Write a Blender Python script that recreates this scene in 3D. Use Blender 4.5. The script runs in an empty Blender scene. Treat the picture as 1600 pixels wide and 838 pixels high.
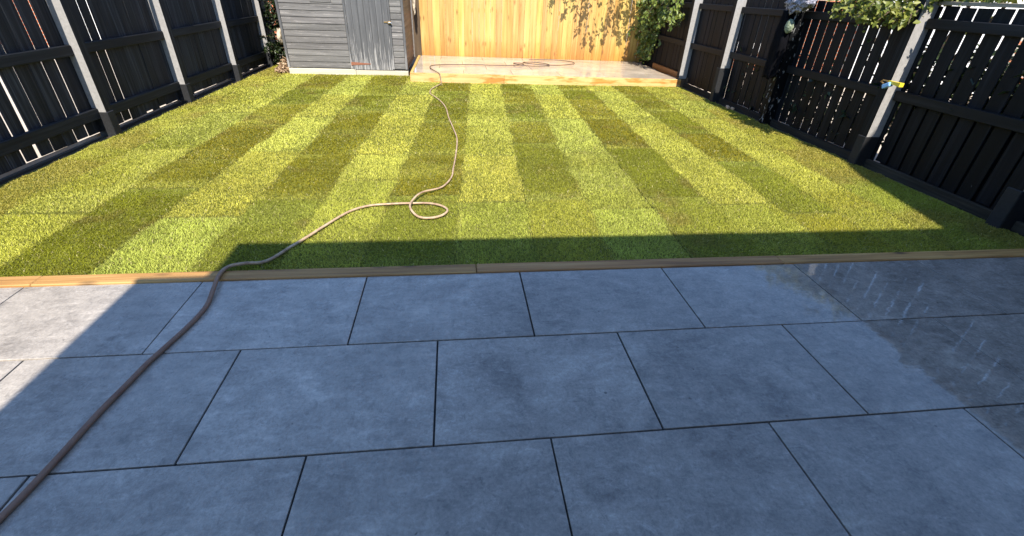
import bpy, math, random
import numpy as np
from mathutils import Vector, Matrix, noise as mnoise

random.seed(11)
rng = np.random.default_rng(11)
S = bpy.context.scene
C = S.collection
R = math.radians

# ------------------------------------------------------------------ camera
cam_data = bpy.data.cameras.new("camera")
cam_data.sensor_width = 36.0
cam_data.lens = 16.04
cam_data.clip_start = 0.05
cam_data.clip_end = 500.0
cam = bpy.data.objects.new("camera", cam_data)
C.objects.link(cam)
cr = Vector((0.99310396, -0.11189444, 0.03498784))
cu = Vector((0.02884116, 0.52244273, 0.85218647))
cf = Vector((0.11363407, 0.84530067, -0.52206711))
cam.matrix_world = Matrix(((cr.x, cu.x, -cf.x, 1.44648583),
                           (cr.y, cu.y, -cf.y, -2.33931054),
                           (cr.z, cu.z, -cf.z, 1.47369391),
                           (0, 0, 0, 1)))
S.camera = cam

# ------------------------------------------------------------------ sky, sun, exposure
SUN_EL, SUN_AZ = 46.0, 1.2          # degrees; sun stands behind the camera, a little to the right
TAN = math.tan(R(SUN_EL))
world = bpy.data.worlds.new("World")
S.world = world
world.use_nodes = True
wn = world.node_tree.nodes
wn.clear()
sky = wn.new("ShaderNodeTexSky")
sky.sky_type = 'NISHITA'
sky.sun_disc = False
sky.sun_elevation = R(SUN_EL)
sky.sun_rotation = R(180.0 - SUN_AZ)
sky.air_density = 1.0
sky.dust_density = 0.2
sky.ozone_density = 5.5
bg = wn.new("ShaderNodeBackground")
bg.inputs["Strength"].default_value = 0.148
wo = wn.new("ShaderNodeOutputWorld")
world.node_tree.links.new(sky.outputs[0], bg.inputs[0])
world.node_tree.links.new(bg.outputs[0], wo.inputs[0])

sl = bpy.data.lights.new("sun", 'SUN')
sl.energy = 4.45
sl.angle = R(0.5)
sl.color = (1.0, 0.93, 0.82)
sun = bpy.data.objects.new("sun", sl)
C.objects.link(sun)
sd = Vector((-math.sin(R(SUN_AZ)) * math.cos(R(SUN_EL)), math.cos(R(SUN_AZ)) * math.cos(R(SUN_EL)), -math.sin(R(SUN_EL))))
sun.rotation_euler = sd.to_track_quat('-Z', 'Y').to_euler()
sun.location = (1, -8, 12)

S.view_settings.view_transform = 'Standard'
S.view_settings.look = 'None'
S.view_settings.exposure = 1.15
S.view_settings.gamma = 1.0
S.view_settings.use_curve_mapping = False


# ------------------------------------------------------------------ object helpers
def tag(o, label=None, cat=None, group=None, kind=None):
    if label: o["label"] = label
    if cat: o["category"] = cat
    if group: o["group"] = group
    if kind: o["kind"] = kind
    return o


def empty(name, loc=(0, 0, 0), label=None, cat=None, group=None, kind=None):
    o = bpy.data.objects.new(name, None)
    C.objects.link(o)
    o.location = loc
    o.empty_display_size = 0.1
    return tag(o, label, cat, group, kind)


class MB:
    """collects faces; build() links them as one mesh object"""
    def __init__(self):
        self.v, self.f, self.m = [], [], []

    def quad(self, pts, mi=0):
        n = len(self.v)
        self.v += [tuple(p) for p in pts]
        self.f.append(tuple(range(n, n + len(pts))))
        self.m.append(mi)

    def box(self, x0, x1, y0, y1, z0, z1, xf=None, mi=0, side=None):
        """side: dict of face index -> material index; faces: 0 bottom 1 top 2 -y 3 +x 4 +y 5 -x"""
        n = len(self.v)
        p = [(x0, y0, z0), (x1, y0, z0), (x1, y1, z0), (x0, y1, z0), (x0, y0, z1), (x1, y0, z1), (x1, y1, z1), (x0, y1, z1)]
        if xf: p = [tuple(xf(q)) for q in p]
        self.v += p
        for k, fc in enumerate([(3, 2, 1, 0), (4, 5, 6, 7), (0, 1, 5, 4), (1, 2, 6, 5), (2, 3, 7, 6), (3, 0, 4, 7)]):
            self.f.append(tuple(n + i for i in fc))
            self.m.append(side.get(k, mi) if side else mi)

    def cbox(self, x0, x1, y0, y1, z0, z1, c=0.004, xf=None, mi=0):
        """box with chamfered edges"""
        n = len(self.v)
        xs, ys, zs = (x0, x1), (y0, y1), (z0, z1)
        idx = {}
        for i in (0, 1):
            for j in (0, 1):
                for k in (0, 1):
                    sx, sy, sz = (1 if i == 0 else -1), (1 if j == 0 else -1), (1 if k == 0 else -1)
                    b = (xs[i], ys[j], zs[k])
                    for a, q in (('x', (b[0], b[1] + sy * c, b[2] + sz * c)),
                                 ('y', (b[0] + sx * c, b[1], b[2] + sz * c)),
                                 ('z', (b[0] + sx * c, b[1] + sy * c, b[2]))):
                        idx[(a, i, j, k)] = len(self.v)
                        self.v.append(tuple(xf(q)) if xf else q)
        F = []
        for i in (0, 1):
            F.append([idx[('x', i, 0, 0)], idx[('x', i, 1, 0)], idx[('x', i, 1, 1)], idx[('x', i, 0, 1)]])
            F.append([idx[('y', 0, i, 0)], idx[('y', 1, i, 0)], idx[('y', 1, i, 1)], idx[('y', 0, i, 1)]])
            F.append([idx[('z', 0, 0, i)], idx[('z', 1, 0, i)], idx[('z', 1, 1, i)], idx[('z', 0, 1, i)]])
        for a in (0, 1):
            for b in (0, 1):
                F.append([idx[('x', a, b, 0)], idx[('x', a, b, 1)], idx[('y', a, b, 1)], idx[('y', a, b, 0)]])
                F.append([idx[('x', a, 0, b)], idx[('x', a, 1, b)], idx[('z', a, 1, b)], idx[('z', a, 0, b)]])
                F.append([idx[('y', 0, a, b)], idx[('y', 1, a, b)], idx[('z', 1, a, b)], idx[('z', 0, a, b)]])
                for k in (0, 1):
                    F.append([idx[('x', a, b, k)], idx[('y', a, b, k)], idx[('z', a, b, k)]])
        cen = Vector((0, 0, 0))
        for q in self.v[n:]: cen += Vector(q)
        cen /= 24
        for fc in F:
            P = [Vector(self.v[i]) for i in fc]
            nn = (P[1] - P[0]).cross(P[2] - P[0])
            mid = sum(P, Vector()) / len(P)
            if nn.dot(mid - cen) < 0: fc = fc[::-1]
            self.f.append(tuple(fc))
            self.m.append(mi)

    def tube(self, pts, r, n=8, mi=0, cap=True):
        """pts: list of 3d points, r: radius or list"""
        P = [Vector(p) for p in pts]
        rr = r if isinstance(r, (list, tuple)) else [r] * len(P)
        base = len(self.v)
        up = Vector((0, 0, 1))
        for i, p in enumerate(P):
            t = (P[min(i + 1, len(P) - 1)] - P[max(i - 1, 0)])
            if t.length < 1e-9: t = Vector((1, 0, 0))
            t.normalize()
            a = t.cross(up)
            if a.length < 1e-3: a = t.cross(Vector((1, 0, 0)))
            a.normalize()
            b = a.cross(t)
            for k in range(n):
                w = 2 * math.pi * k / n
                self.v.append(tuple(p + (a * math.cos(w) + b * math.sin(w)) * rr[i]))
        for i in range(len(P) - 1):
            for k in range(n):
                k2 = (k + 1) % n
                self.f.append((base + i * n + k, base + i * n + k2, base + (i + 1) * n + k2, base + (i + 1) * n + k))
                self.m.append(mi)
        if cap:
            self.f.append(tuple(base + k for k in range(n))[::-1]); self.m.append(mi)
            e = base + (len(P) - 1) * n
            self.f.append(tuple(e + k for k in range(n))); self.m.append(mi)

    def build(self, name, mats, parent=None, smooth=False):
        me = bpy.data.meshes.new(name)
        me.from_pydata(self.v, [], self.f)
        if not isinstance(mats, (list, tuple)): mats = [mats]
        for m in mats: me.materials.append(m)
        if len(mats) > 1: me.polygons.foreach_set("material_index", self.m)
        if smooth: me.polygons.foreach_set("use_smooth", [True] * len(me.polygons))
        me.update()
        o = bpy.data.objects.new(name, me)
        C.objects.link(o)
        if parent:
            o.parent = parent       # vertices are in world metres: undo the offset of a top-level Empty, parts have none
            if parent.parent is None: o.matrix_parent_inverse = Matrix.Translation(-Vector(parent.location))
        return o


# ------------------------------------------------------------------ material helpers
class NT:
    def __init__(self, name):
        self.mat = bpy.data.materials.new(name)
        self.mat.use_nodes = True
        self.t = self.mat.node_tree
        self.b = self.t.nodes["Principled BSDF"]
        self.out = self.t.nodes["Material Output"]
        self._pos = None

    def n(self, typ, **kw):
        x = self.t.nodes.new(typ)
        for k, v in kw.items(): setattr(x, k, v)
        return x

    def l(self, a, b): self.t.links.new(a, b)

    def pos(self):
        if not self._pos: self._pos = self.n("ShaderNodeNewGeometry").outputs["Position"]
        return self._pos

    def rnd(self): return self.n("ShaderNodeObjectInfo").outputs["Random"]

    def scaled(self, s, rot=None):
        m = self.n("ShaderNodeMapping")
        m.inputs["Scale"].default_value = s
        if rot: m.inputs["Rotation"].default_value = rot
        self.l(self.pos(), m.inputs["Vector"])
        return m.outputs[0]

    def noise(self, vec=None, scale=1.0, detail=4, rough=0.55, w=None, dist=0.0):
        x = self.n("ShaderNodeTexNoise")
        x.inputs["Scale"].default_value = scale
        x.inputs["Detail"].default_value = detail
        x.inputs["Roughness"].default_value = rough
        x.inputs["Distortion"].default_value = dist
        if w is not None:
            x.noise_dimensions = '4D'
            self.l(self.math('MULTIPLY', w, 53.0), x.inputs["W"])
        self.l(vec if vec is not None else self.pos(), x.inputs["Vector"])
        return x.outputs[0]

    def math(self, op, a, b=0.0, c=0.0, clamp=False):
        x = self.n("ShaderNodeMath", operation=op, use_clamp=clamp)
        for i, q in enumerate((a, b, c)):
            if isinstance(q, (int, float)): x.inputs[i].default_value = q
            else: self.l(q, x.inputs[i])
        return x.outputs[0]

    def rng(self, v, a, b, c=0.0, d=1.0):
        x = self.n("ShaderNodeMapRange")
        for i, q in enumerate((a, b, c, d), 1): x.inputs[i].default_value = q
        self.l(v, x.inputs[0])
        return x.outputs[0]

    def ramp(self, fac, stops):
        x = self.n("ShaderNodeValToRGB")
        el = x.color_ramp.elements
        while len(el) < len(stops): el.new(0.5)
        for e, (p, c) in zip(el, stops):
            e.position = p
            e.color = (c[0], c[1], c[2], 1)
        self.l(fac, x.inputs[0])
        return x.outputs[0]

    def mix(self, fac, a, b, mode='MIX'):
        x = self.n("ShaderNodeMix", data_type='RGBA', blend_type=mode)
        for q, s in ((fac, x.inputs[0]), (a, x.inputs[6]), (b, x.inputs[7])):
            if isinstance(q, (int, float)): s.default_value = q
            elif isinstance(q, tuple): s.default_value = (q[0], q[1], q[2], 1)
            else: self.l(q, s)
        return x.outputs[2]

    def bump(self, h, strength=0.3, dist=0.002, normal=None):
        x = self.n("ShaderNodeBump")
        x.inputs["Strength"].default_value = strength
        x.inputs["Distance"].default_value = dist
        self.l(h, x.inputs["Height"])
        if normal is not None: self.l(normal, x.inputs["Normal"])
        return x.outputs[0]

    def set(self, **kw):
        for k, v in kw.items():
            s = self.b.inputs[k.replace('_', ' ')]
            if isinstance(v, tuple): s.default_value = (v[0], v[1], v[2], 1)
            elif isinstance(v, (int, float)): s.default_value = v
            else: self.l(v, s)
        return self


def wood(name, dark, mid, light, grain='z', fine=60.0, var=0.25, rough=0.6, bump=0.35, knots=None, spec=0.5, extra=None):
    """timber with streaky grain along one world axis; every object gets its own offset and tone"""
    t = NT(name)
    s = {'x': (1.2, fine, fine), 'y': (fine, 1.2, fine), 'z': (fine, fine, 1.2)}[grain]
    r = t.rnd()
    g = t.noise(t.scaled(s), 1.0, 5, 0.6, w=r, dist=0.4)
    s2 = tuple(q * (0.22 if q > 2 else 0.7) for q in s)
    g2 = t.noise(t.scaled(s2), 1.0, 3, 0.55, w=r, dist=0.8)
    f = t.math('ADD', t.math('MULTIPLY', g, 0.5), t.math('MULTIPLY', g2, 0.5))
    col = t.ramp(f, [(0.34, dark), (0.5, mid), (0.66, light)])
    if knots:
        v = t.n("ShaderNodeTexVoronoi")
        ks = {'x': (3.0, 9, 9), 'y': (9, 3.0, 9), 'z': (9, 9, 3.0)}[grain]
        t.l(t.scaled(ks), v.inputs["Vector"])
        v.inputs["Scale"].default_value = 1.0
        v.inputs["Randomness"].default_value = 1.0
        kf = t.rng(v.outputs["Distance"], 0.05, 0.22, 0.85, 0.0)
        col = t.mix(kf, col, knots)
    val = t.n("ShaderNodeHueSaturation")
    t.l(col, val.inputs["Color"])
    t.l(t.rng(r, 0, 1, 1 - var, 1 + var), val.inputs["Value"])
    r2 = t.math('FRACT', t.math('MULTIPLY', r, 7.31))
    t.l(t.rng(r2, 0, 1, 0.485, 0.515), val.inputs["Hue"])
    col = val.outputs[0]
    if extra: col = extra(t, col)
    t.set(Base_Color=col, Roughness=rough, Normal=t.bump(g, bump, 0.003))
    t.b.inputs["Specular IOR Level"].default_value = spec
    return t.mat


def plain(name, col, rough=0.6, var=0.12, scale=25.0, metal=0.0, bump=0.15):
    t = NT(name)
    n = t.noise(None, scale, 5, 0.6)
    c = t.mix(t.rng(n, 0.3, 0.7), tuple(q * (1 - var) for q in col), tuple(min(1, q * (1 + var)) for q in col))
    t.set(Base_Color=c, Roughness=rough, Metallic=metal, Normal=t.bump(n, bump, 0.002))
    return t.mat


M = {}


def make_materials():
    # --- porcelain tiles of the near patio: grey, cloudy, scratchy, satin where dry and slick where wet
    t = NT("grey_porcelain")
    r = t.rnd()
    w = t.math('MULTIPLY', r, 3.0)
    big = t.noise(None, 3.0, 6, 0.65, w=r, dist=0.8)
    med = t.noise(t.scaled((7, 15, 9), (0, 0, 0.7)), 1.0, 7, 0.72, w=r, dist=0.9)
    fine = t.noise(None, 75.0, 6, 0.8, w=r)
    scr = t.noise(t.scaled((15, 9, 9), (0, 0, 0.5)), 1.0, 9, 0.82, w=r, dist=1.0)
    f = t.math('ADD', t.math('MULTIPLY', big, 0.5), t.math('MULTIPLY', med, 0.5))
    col = t.ramp(f, [(0.36, (0.18, 0.168, 0.156)), (0.46, (0.285, 0.268, 0.247)), (0.56, (0.365, 0.344, 0.316)), (0.65, (0.49, 0.465, 0.425))])
    col = t.mix(t.rng(scr, 0.53, 0.66, 0, 0.55), col, (0.11, 0.105, 0.10))
    scr2 = t.noise(t.scaled((9, 16, 9), (0, 0, -0.6)), 1.0, 9, 0.82, w=r, dist=1.0)
    col = t.mix(t.rng(scr2, 0.53, 0.66, 0, 0.50), col, (0.55, 0.53, 0.50))
    spk = t.noise(None, 24.0, 9, 0.82, w=r, dist=0.6)
    col = t.mix(t.rng(spk, 0.56, 0.68, 0, 0.55), col, (0.52, 0.50, 0.47))
    col = t.mix(t.rng(spk, 0.44, 0.32, 0, 0.60), col, (0.12, 0.115, 0.11))
    pv = t.n("ShaderNodeTexVoronoi"); pv.inputs["Scale"].default_value = 9.0; t.l(t.pos(), pv.inputs["Vector"])
    pit = t.math('MULTIPLY', t.rng(pv.outputs["Distance"], 0.045, 0.075, 1.0, 0.0), t.rng(spk, 0.5, 0.56), clamp=True)
    col = t.mix(t.math('MULTIPLY', pit, 0.75), col, (0.05, 0.048, 0.045))
    fs = t.n("ShaderNodeHueSaturation"); t.l(col, fs.inputs["Color"]); t.l(t.math('MULTIPLY', t.rng(fine, 0.3, 0.7, 0.72, 1.28), t.rng(r, 0, 1, 0.93, 1.07)), fs.inputs["Value"])
    col = fs.outputs[0]
    # wetness grows towards the right, with an uneven edge
    sx = t.n("ShaderNodeSeparateXYZ"); t.l(t.pos(), sx.inputs[0])
    wet = t.math('ADD', t.math('MULTIPLY', sx.outputs[0], 0.30), t.math('MULTIPLY', t.noise(None, 1.6, 4, 0.6), 0.9))
    wet = t.rng(wet, 0.80, 1.15)
    col = t.mix(wet, col, t.mix(1.0, col, (0.78, 0.77, 0.76), 'MULTIPLY'))
    col = t.mix(1.0, col, (1.06, 1.0, 0.93), "MULTIPLY")
    rough = t.math('ADD', t.rng(wet, 0, 1, 0.27, 0.035), t.math('MULTIPLY', t.rng(scr, 0.3, 0.7, -0.04, 0.07), t.rng(wet, 0, 1, 1.0, 0.12)))
    rip = t.noise(t.scaled((7, 26, 7), (0, 0, 0.5)), 1.0, 2, 0.5)
    grit = t.noise(None, 55.0, 4, 0.6, w=r)
    nb = t.bump(rip, 0.085, 0.004)
    nb = t.bump(grit, 0.06, 0.0006, nb)
    t.set(Base_Color=col, Roughness=rough, Normal=nb)
    t.b.inputs["IOR"].default_value = 1.55
    M['tile'] = t.mat

    M['joint'] = plain("dark_joint", (0.024, 0.023, 0.023), 0.9, 0.7, 45, bump=0.8)

    # --- pale tiles of the far raised patio, just hosed down
    t = NT("buff_porcelain")
    r = t.rnd()
    big = t.noise(None, 3.0, 5, 0.6, w=r, dist=0.5)
    col = t.ramp(big, [(0.3, (0.37, 0.30, 0.225)), (0.55, (0.48, 0.395, 0.30)), (0.72, (0.56, 0.465, 0.36))])
    val = t.n("ShaderNodeHueSaturation"); t.l(col, val.inputs["Color"]); t.l(t.rng(r, 0, 1, 0.93, 1.07), val.inputs["Value"])
    t.set(Base_Color=val.outputs[0], Roughness=t.rng(t.noise(None, 2.2, 4, 0.6), 0.4, 0.6, 0.06, 0.24),
          Normal=t.bump(t.noise(None, 9.0, 2, 0.5), 0.05, 0.003))
    M['buff'] = t.mat

    # --- black-stained fence timber: left drier and dustier, right newer and splashed
    M['black_left'] = wood("black_stain_dry", (0.004, 0.0046, 0.0062), (0.013, 0.0145, 0.019), (0.054, 0.056, 0.064), 'z', 75, 0.4, 0.7, 0.6, spec=0.25)
    M['black_left_rail'] = wood("black_stain_rail_dry", (0.004, 0.0045, 0.0055), (0.011, 0.012, 0.0145), (0.026, 0.027, 0.029), 'y', 75, 0.2, 0.7, 0.5, spec=0.25)

    def splash(t, col):
        sp = t.noise(t.scaled((60, 60, 22)), 1.0, 5, 0.7)
        zone = t.noise(None, 0.9, 2, 0.5)
        sx = t.n("ShaderNodeSeparateXYZ"); t.l(t.pos(), sx.inputs[0])
        lo = t.rng(sx.outputs[2], 0.05, 0.75, 1.0, 0.0)
        k = t.math('MULTIPLY', t.rng(sp, 0.68, 0.72), t.math('MULTIPLY', t.rng(zone, 0.52, 0.62), lo), clamp=True)
        return t.mix(k, col, (0.30, 0.31, 0.32))
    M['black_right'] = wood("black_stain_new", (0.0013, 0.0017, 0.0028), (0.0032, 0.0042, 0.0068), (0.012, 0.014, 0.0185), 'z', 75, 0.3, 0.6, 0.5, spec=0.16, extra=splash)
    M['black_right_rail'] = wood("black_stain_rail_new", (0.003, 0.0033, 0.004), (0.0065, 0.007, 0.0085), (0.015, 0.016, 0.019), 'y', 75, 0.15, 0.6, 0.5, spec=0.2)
    M['black_block'] = plain("matt_black", (0.008, 0.0085, 0.010), 0.75, 0.4, 40, bump=0.4)

    # black surface with pale flecks
    t = NT("flecked_black")
    p = t.noise(t.scaled((26, 26, 11)), 1.0, 5, 0.65)
    k = t.rng(p, 0.585, 0.61)
    t.set(Base_Color=t.mix(k, (0.004, 0.0045, 0.0055), (0.27, 0.27, 0.27)), Roughness=0.6, Normal=t.bump(p, 0.4, 0.006))
    t.b.inputs["Specular IOR Level"].default_value = 0.1
    M['flecked'] = t.mat
    M['concrete'] = plain("pale_concrete", (0.27, 0.26, 0.252), 0.85, 0.14, 34, bump=0.25)

    def weather(t, col):
        # wet tide mark along the foot of the boards: darker, more orange
        sx = t.n("ShaderNodeSeparateXYZ"); t.l(t.pos(), sx.inputs[0])
        k = t.math('ADD', sx.outputs[2], t.math('MULTIPLY', t.noise(t.scaled((5, 5, 1.5)), 1.0, 4, 0.6, w=t.rnd()), -0.9))
        k = t.rng(k, -0.30, 0.10, 0.75, 0.0)
        return t.mix(k, col, t.mix(1.0, col, (0.80, 0.56, 0.28), 'MULTIPLY'))
    M['gold'] = wood("new_golden_pine", (0.33, 0.175, 0.038), (0.47, 0.29, 0.082), (0.56, 0.38, 0.135), 'z', 48, 0.16, 0.55, 0.25, (0.22, 0.09, 0.02), extra=weather)

    def wetpatch(t, col):
        k = t.rng(t.noise(t.scaled((1.6, 2, 9)), 1.0, 5, 0.65), 0.52, 0.60, 0.0, 0.85)
        return t.mix(k, col, t.mix(1.0, col, (0.78, 0.46, 0.16), 'MULTIPLY'))
    M['sleeper'] = wood("golden_sleeper", (0.42, 0.25, 0.07), (0.57, 0.385, 0.14), (0.64, 0.46, 0.20), 'x', 40, 0.08, 0.55, 0.3, (0.25, 0.10, 0.02), extra=wetpatch)
    M['sleeper_y'] = wood("golden_sleeper_side", (0.36, 0.19, 0.05), (0.52, 0.30, 0.09), (0.6, 0.38, 0.14), 'y', 40, 0.08, 0.55, 0.3)
    M['orange_wood'] = wood("wet_orange_timber", (0.16, 0.055, 0.012), (0.26, 0.10, 0.025), (0.34, 0.15, 0.05), 'y', 40, 0.1, 0.45, 0.3)
    M['edging'] = wood("weathered_edging", (0.17, 0.066, 0.020), (0.40, 0.185, 0.062), (0.54, 0.31, 0.12), 'x', 55, 0.14, 0.65, 0.5, (0.05, 0.022, 0.010))
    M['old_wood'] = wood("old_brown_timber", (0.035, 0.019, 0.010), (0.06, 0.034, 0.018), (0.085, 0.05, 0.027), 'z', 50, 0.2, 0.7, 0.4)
    M['grey_gravel_board'] = wood("dirty_gravel_board", (0.016, 0.013, 0.010), (0.034, 0.028, 0.021), (0.065, 0.055, 0.042), 'y', 40, 0.25, 0.9, 0.5, spec=0.15)

    # --- shed: worn grey-blue paint
    def worn(t, col):
        k = t.rng(t.noise(t.scaled((4, 40, 60)), 1.0, 7, 0.75, w=t.rnd()), 0.56, 0.68, 0, 0.8)
        return t.mix(k, col, (0.36, 0.33, 0.30))
    M['shed'] = wood("worn_grey_paint", (0.060, 0.056, 0.052), (0.108, 0.102, 0.095), (0.178, 0.168, 0.155), 'x', 55, 0.16, 0.7, 0.5, extra=worn)

    def worn_door(t, col):
        sx = t.n("ShaderNodeSeparateXYZ"); t.l(t.pos(), sx.inputs[0])
        lo = t.rng(sx.outputs[2], 0.08, 0.75, 0.16, 0.0)
        k = t.math('ADD', t.noise(t.scaled((60, 60, 3)), 1.0, 6, 0.7, w=t.rnd()), lo)
        return t.mix(t.rng(k, 0.6, 0.74, 0, 0.75), col, (0.40, 0.38, 0.36))
    M['shed_door'] = wood("worn_blue_grey_paint", (0.046, 0.046, 0.047), (0.074, 0.074, 0.075), (0.110, 0.109, 0.109), 'z', 60, 0.08, 0.65, 0.45, extra=worn_door)
    M['shed_side'] = wood("brown_stain", (0.09, 0.055, 0.032), (0.15, 0.095, 0.058), (0.21, 0.14, 0.09), 'y', 50, 0.15, 0.7, 0.4)
    M['plinth'] = wood("pale_skid", (0.34, 0.30, 0.22), (0.45, 0.41, 0.31), (0.55, 0.51, 0.41), 'x', 40, 0.1, 0.8, 0.3)
    M['rust'] = plain("rusty_iron", (0.22, 0.085, 0.045), 0.8, 0.35, 60)
    M['brass'] = plain("dull_brass", (0.45, 0.30, 0.14), 0.35, 0.25, 60, 0.8)
    M['steel'] = plain("bright_steel", (0.7, 0.7, 0.68), 0.25, 0.1, 60, 0.9)
    t = NT("window_glass"); t.set(Base_Color=(0.02, 0.025, 0.03), Roughness=0.05); M['glass'] = t.mat
    M['felt'] = plain("roof_felt", (0.03, 0.03, 0.03), 0.9, 0.3, 90)

    # --- grass blades, tone carried per blade
    t = NT("grass_blades")
    a = t.n("ShaderNodeAttribute", attribute_name="tone")
    d = t.n("ShaderNodeBsdfDiffuse"); tr = t.n("ShaderNodeBsdfTranslucent"); gl = t.n("ShaderNodeBsdfGlossy")
    gl.inputs["Roughness"].default_value = 0.45
    gl.inputs["Color"].default_value = (0.9, 0.9, 0.8, 1)
    t.l(a.outputs["Color"], d.inputs["Color"])
    hs = t.n("ShaderNodeHueSaturation"); hs.inputs["Value"].default_value = 1.0; hs.inputs["Saturation"].default_value = 1.1
    t.l(a.outputs["Color"], hs.inputs["Color"]); t.l(hs.outputs[0], tr.inputs["Color"])
    m1 = t.n("ShaderNodeMixShader"); m1.inputs[0].default_value = 0.28
    t.l(d.outputs[0], m1.inputs[1]); t.l(tr.outputs[0], m1.inputs[2])
    m2 = t.n("ShaderNodeMixShader"); m2.inputs[0].default_value = 0.014
    t.l(m1.outputs[0], m2.inputs[1]); t.l(gl.outputs[0], m2.inputs[2])
    t.l(m2.outputs[0], t.out.inputs["Surface"])
    M['grass'] = t.mat
    # turf base: thatch and soil
    t = NT("turf_thatch")
    n1 = t.noise(None, 38, 5, 0.65)
    n2 = t.noise(None, 190, 3, 0.6)
    col = t.ramp(n1, [(0.32, (0.06, 0.05, 0.015)), (0.5, (0.13, 0.14, 0.025)), (0.68, (0.20, 0.20, 0.045))])
    t.set(Base_Color=col, Roughness=1.0, Normal=t.bump(n2, 0.8, 0.01))
    t.b.inputs["Specular IOR Level"].default_value = 0.1
    M['turf'] = t.mat
    M['soil'] = plain("dark_soil", (0.060, 0.042, 0.024), 0.95, 0.45, 30, bump=0.8)
    M['paving'] = plain("neighbour_paving", (0.50, 0.42, 0.33), 0.9, 0.15, 6)
    M['ground'] = plain("earth", (0.13, 0.10, 0.065), 0.95, 0.3, 4)

    # --- leaves
    def leaf(name, c0, c1, c2, rough=0.45, trans=0.3):
        t = NT(name)
        a = t.n("ShaderNodeAttribute", attribute_name="tone")
        sp = t.n("ShaderNodeSeparateColor"); t.l(a.outputs["Color"], sp.inputs[0])
        col = t.ramp(sp.outputs[0], [(0.0, c0), (0.5, c1), (1.0, c2)])
        t.set(Base_Color=col, Roughness=rough)
        tr = t.n("ShaderNodeBsdfTranslucent"); t.l(col, tr.inputs["Color"])
        m = t.n("ShaderNodeMixShader"); m.inputs[0].default_value = trans
        t.l(t.b.outputs[0], m.inputs[1]); t.l(tr.outputs[0], m.inputs[2]); t.l(m.outputs[0], t.out.inputs["Surface"])
        return t.mat
    M['ivy'] = leaf("ivy_leaf", (0.055, 0.085, 0.014), (0.145, 0.195, 0.030), (0.27, 0.31, 0.055))
    M['bush'] = leaf("yellow_green_leaf", (0.07, 0.10, 0.015), (0.17, 0.20, 0.03), (0.30, 0.30, 0.06), 0.45, 0.4)
    M['evergreen'] = leaf("dark_evergreen_leaf", (0.010, 0.020, 0.006), (0.022, 0.038, 0.010), (0.045, 0.07, 0.018))
    M['dry'] = leaf("dry_leaf", (0.16, 0.09, 0.045), (0.34, 0.22, 0.12), (0.55, 0.42, 0.28), 0.8, 0.15)
    M['twig'] = plain("twig_bark", (0.10, 0.07, 0.045), 0.9, 0.3, 60)

    # --- odds
    t = NT("hose_rubber")
    n1 = t.noise(None, 14, 5, 0.65)
    col = t.ramp(n1, [(0.3, (0.22, 0.13, 0.085)), (0.5, (0.42, 0.29, 0.18)), (0.72, (0.55, 0.41, 0.27))])
    hx = t.n("ShaderNodeSeparateXYZ"); t.l(t.pos(), hx.inputs[0])
    col = t.mix(t.rng(hx.outputs[1], 6.3, 6.6, 0.0, 1.0), col, (0.085, 0.05, 0.035))    # darker brown end on the far patio
    col = t.mix(t.rng(hx.outputs[1], -0.05, 0.2, 0.8, 0.0), col, (0.175, 0.080, 0.050))   # darker, redder end on the near patio
    rib = t.noise(None, 160, 2, 0.5)
    t.set(Base_Color=col, Roughness=0.55, Normal=t.bump(rib, 0.4, 0.002))
    M['hose'] = t.mat
    t = NT("black_cloth")
    t.set(Base_Color=t.ramp(t.noise(None, 30, 4, 0.6), [(0.3, (0.002, 0.002, 0.003)), (0.7, (0.005, 0.005, 0.007))]), Roughness=0.95)
    t.b.inputs["Specular IOR Level"].default_value = 0.08
    M['black_cloth'] = t.mat
    t = NT("patterned_cloth")
    k = t.noise(None, 34, 3, 0.6, dist=1.5)
    t.set(Base_Color=t.ramp(k, [(0.40, (0.012, 0.012, 0.02)), (0.48, (0.16, 0.155, 0.19)), (0.55, (0.48, 0.46, 0.52)), (0.60, (0.03, 0.03, 0.045))]), Roughness=0.8)
    M['patterned'] = t.mat
    t = NT("mottled_green_cloth")
    k = t.noise(None, 60, 4, 0.6)
    t.set(Base_Color=t.ramp(k, [(0.38, (0.07, 0.09, 0.05)), (0.55, (0.20, 0.24, 0.15)), (0.68, (0.5, 0.52, 0.42))]), Roughness=0.8)
    M['greencloth'] = t.mat
    M['yellow'] = plain("yellow_plastic", (0.75, 0.56, 0.04), 0.35, 0.08)
    M['blue'] = plain("light_blue_plastic", (0.25, 0.50, 0.80), 0.35, 0.08)
    M['white_sack'] = plain("dirty_white_sack", (0.45, 0.38, 0.28), 0.85, 0.7, 16, bump=0.8)
    M['woodchip'] = plain("cut_wood", (0.62, 0.40, 0.24), 0.8, 0.2, 40)
    M['white_paint'] = plain("white_paint", (0.75, 0.74, 0.72), 0.5, 0.05)
    M['grey_cap'] = wood("weathered_capping", (0.16, 0.13, 0.10), (0.25, 0.21, 0.17), (0.34, 0.29, 0.24), 'y', 40, 0.1, 0.8, 0.4)
    M['render'] = plain("pale_render", (0.55, 0.50, 0.43), 0.9, 0.08, 8)
    M['slate'] = plain("roof_slate", (0.06, 0.06, 0.065), 0.7, 0.2, 10)
    t = NT("red_brick")
    b = t.n("ShaderNodeTexBrick")
    cx = t.n("ShaderNodeSeparateXYZ"); t.l(t.pos(), cx.inputs[0])
    cm = t.n("ShaderNodeCombineXYZ"); t.l(t.math('ADD', cx.outputs[0], cx.outputs[1]), cm.inputs[0]); t.l(cx.outputs[2], cm.inputs[1])
    t.l(cm.outputs[0], b.inputs["Vector"])
    b.inputs["Scale"].default_value = 1.0
    b.inputs["Brick Width"].default_value = 0.225; b.inputs["Row Height"].default_value = 0.075; b.inputs["Mortar Size"].default_value = 0.01
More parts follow.
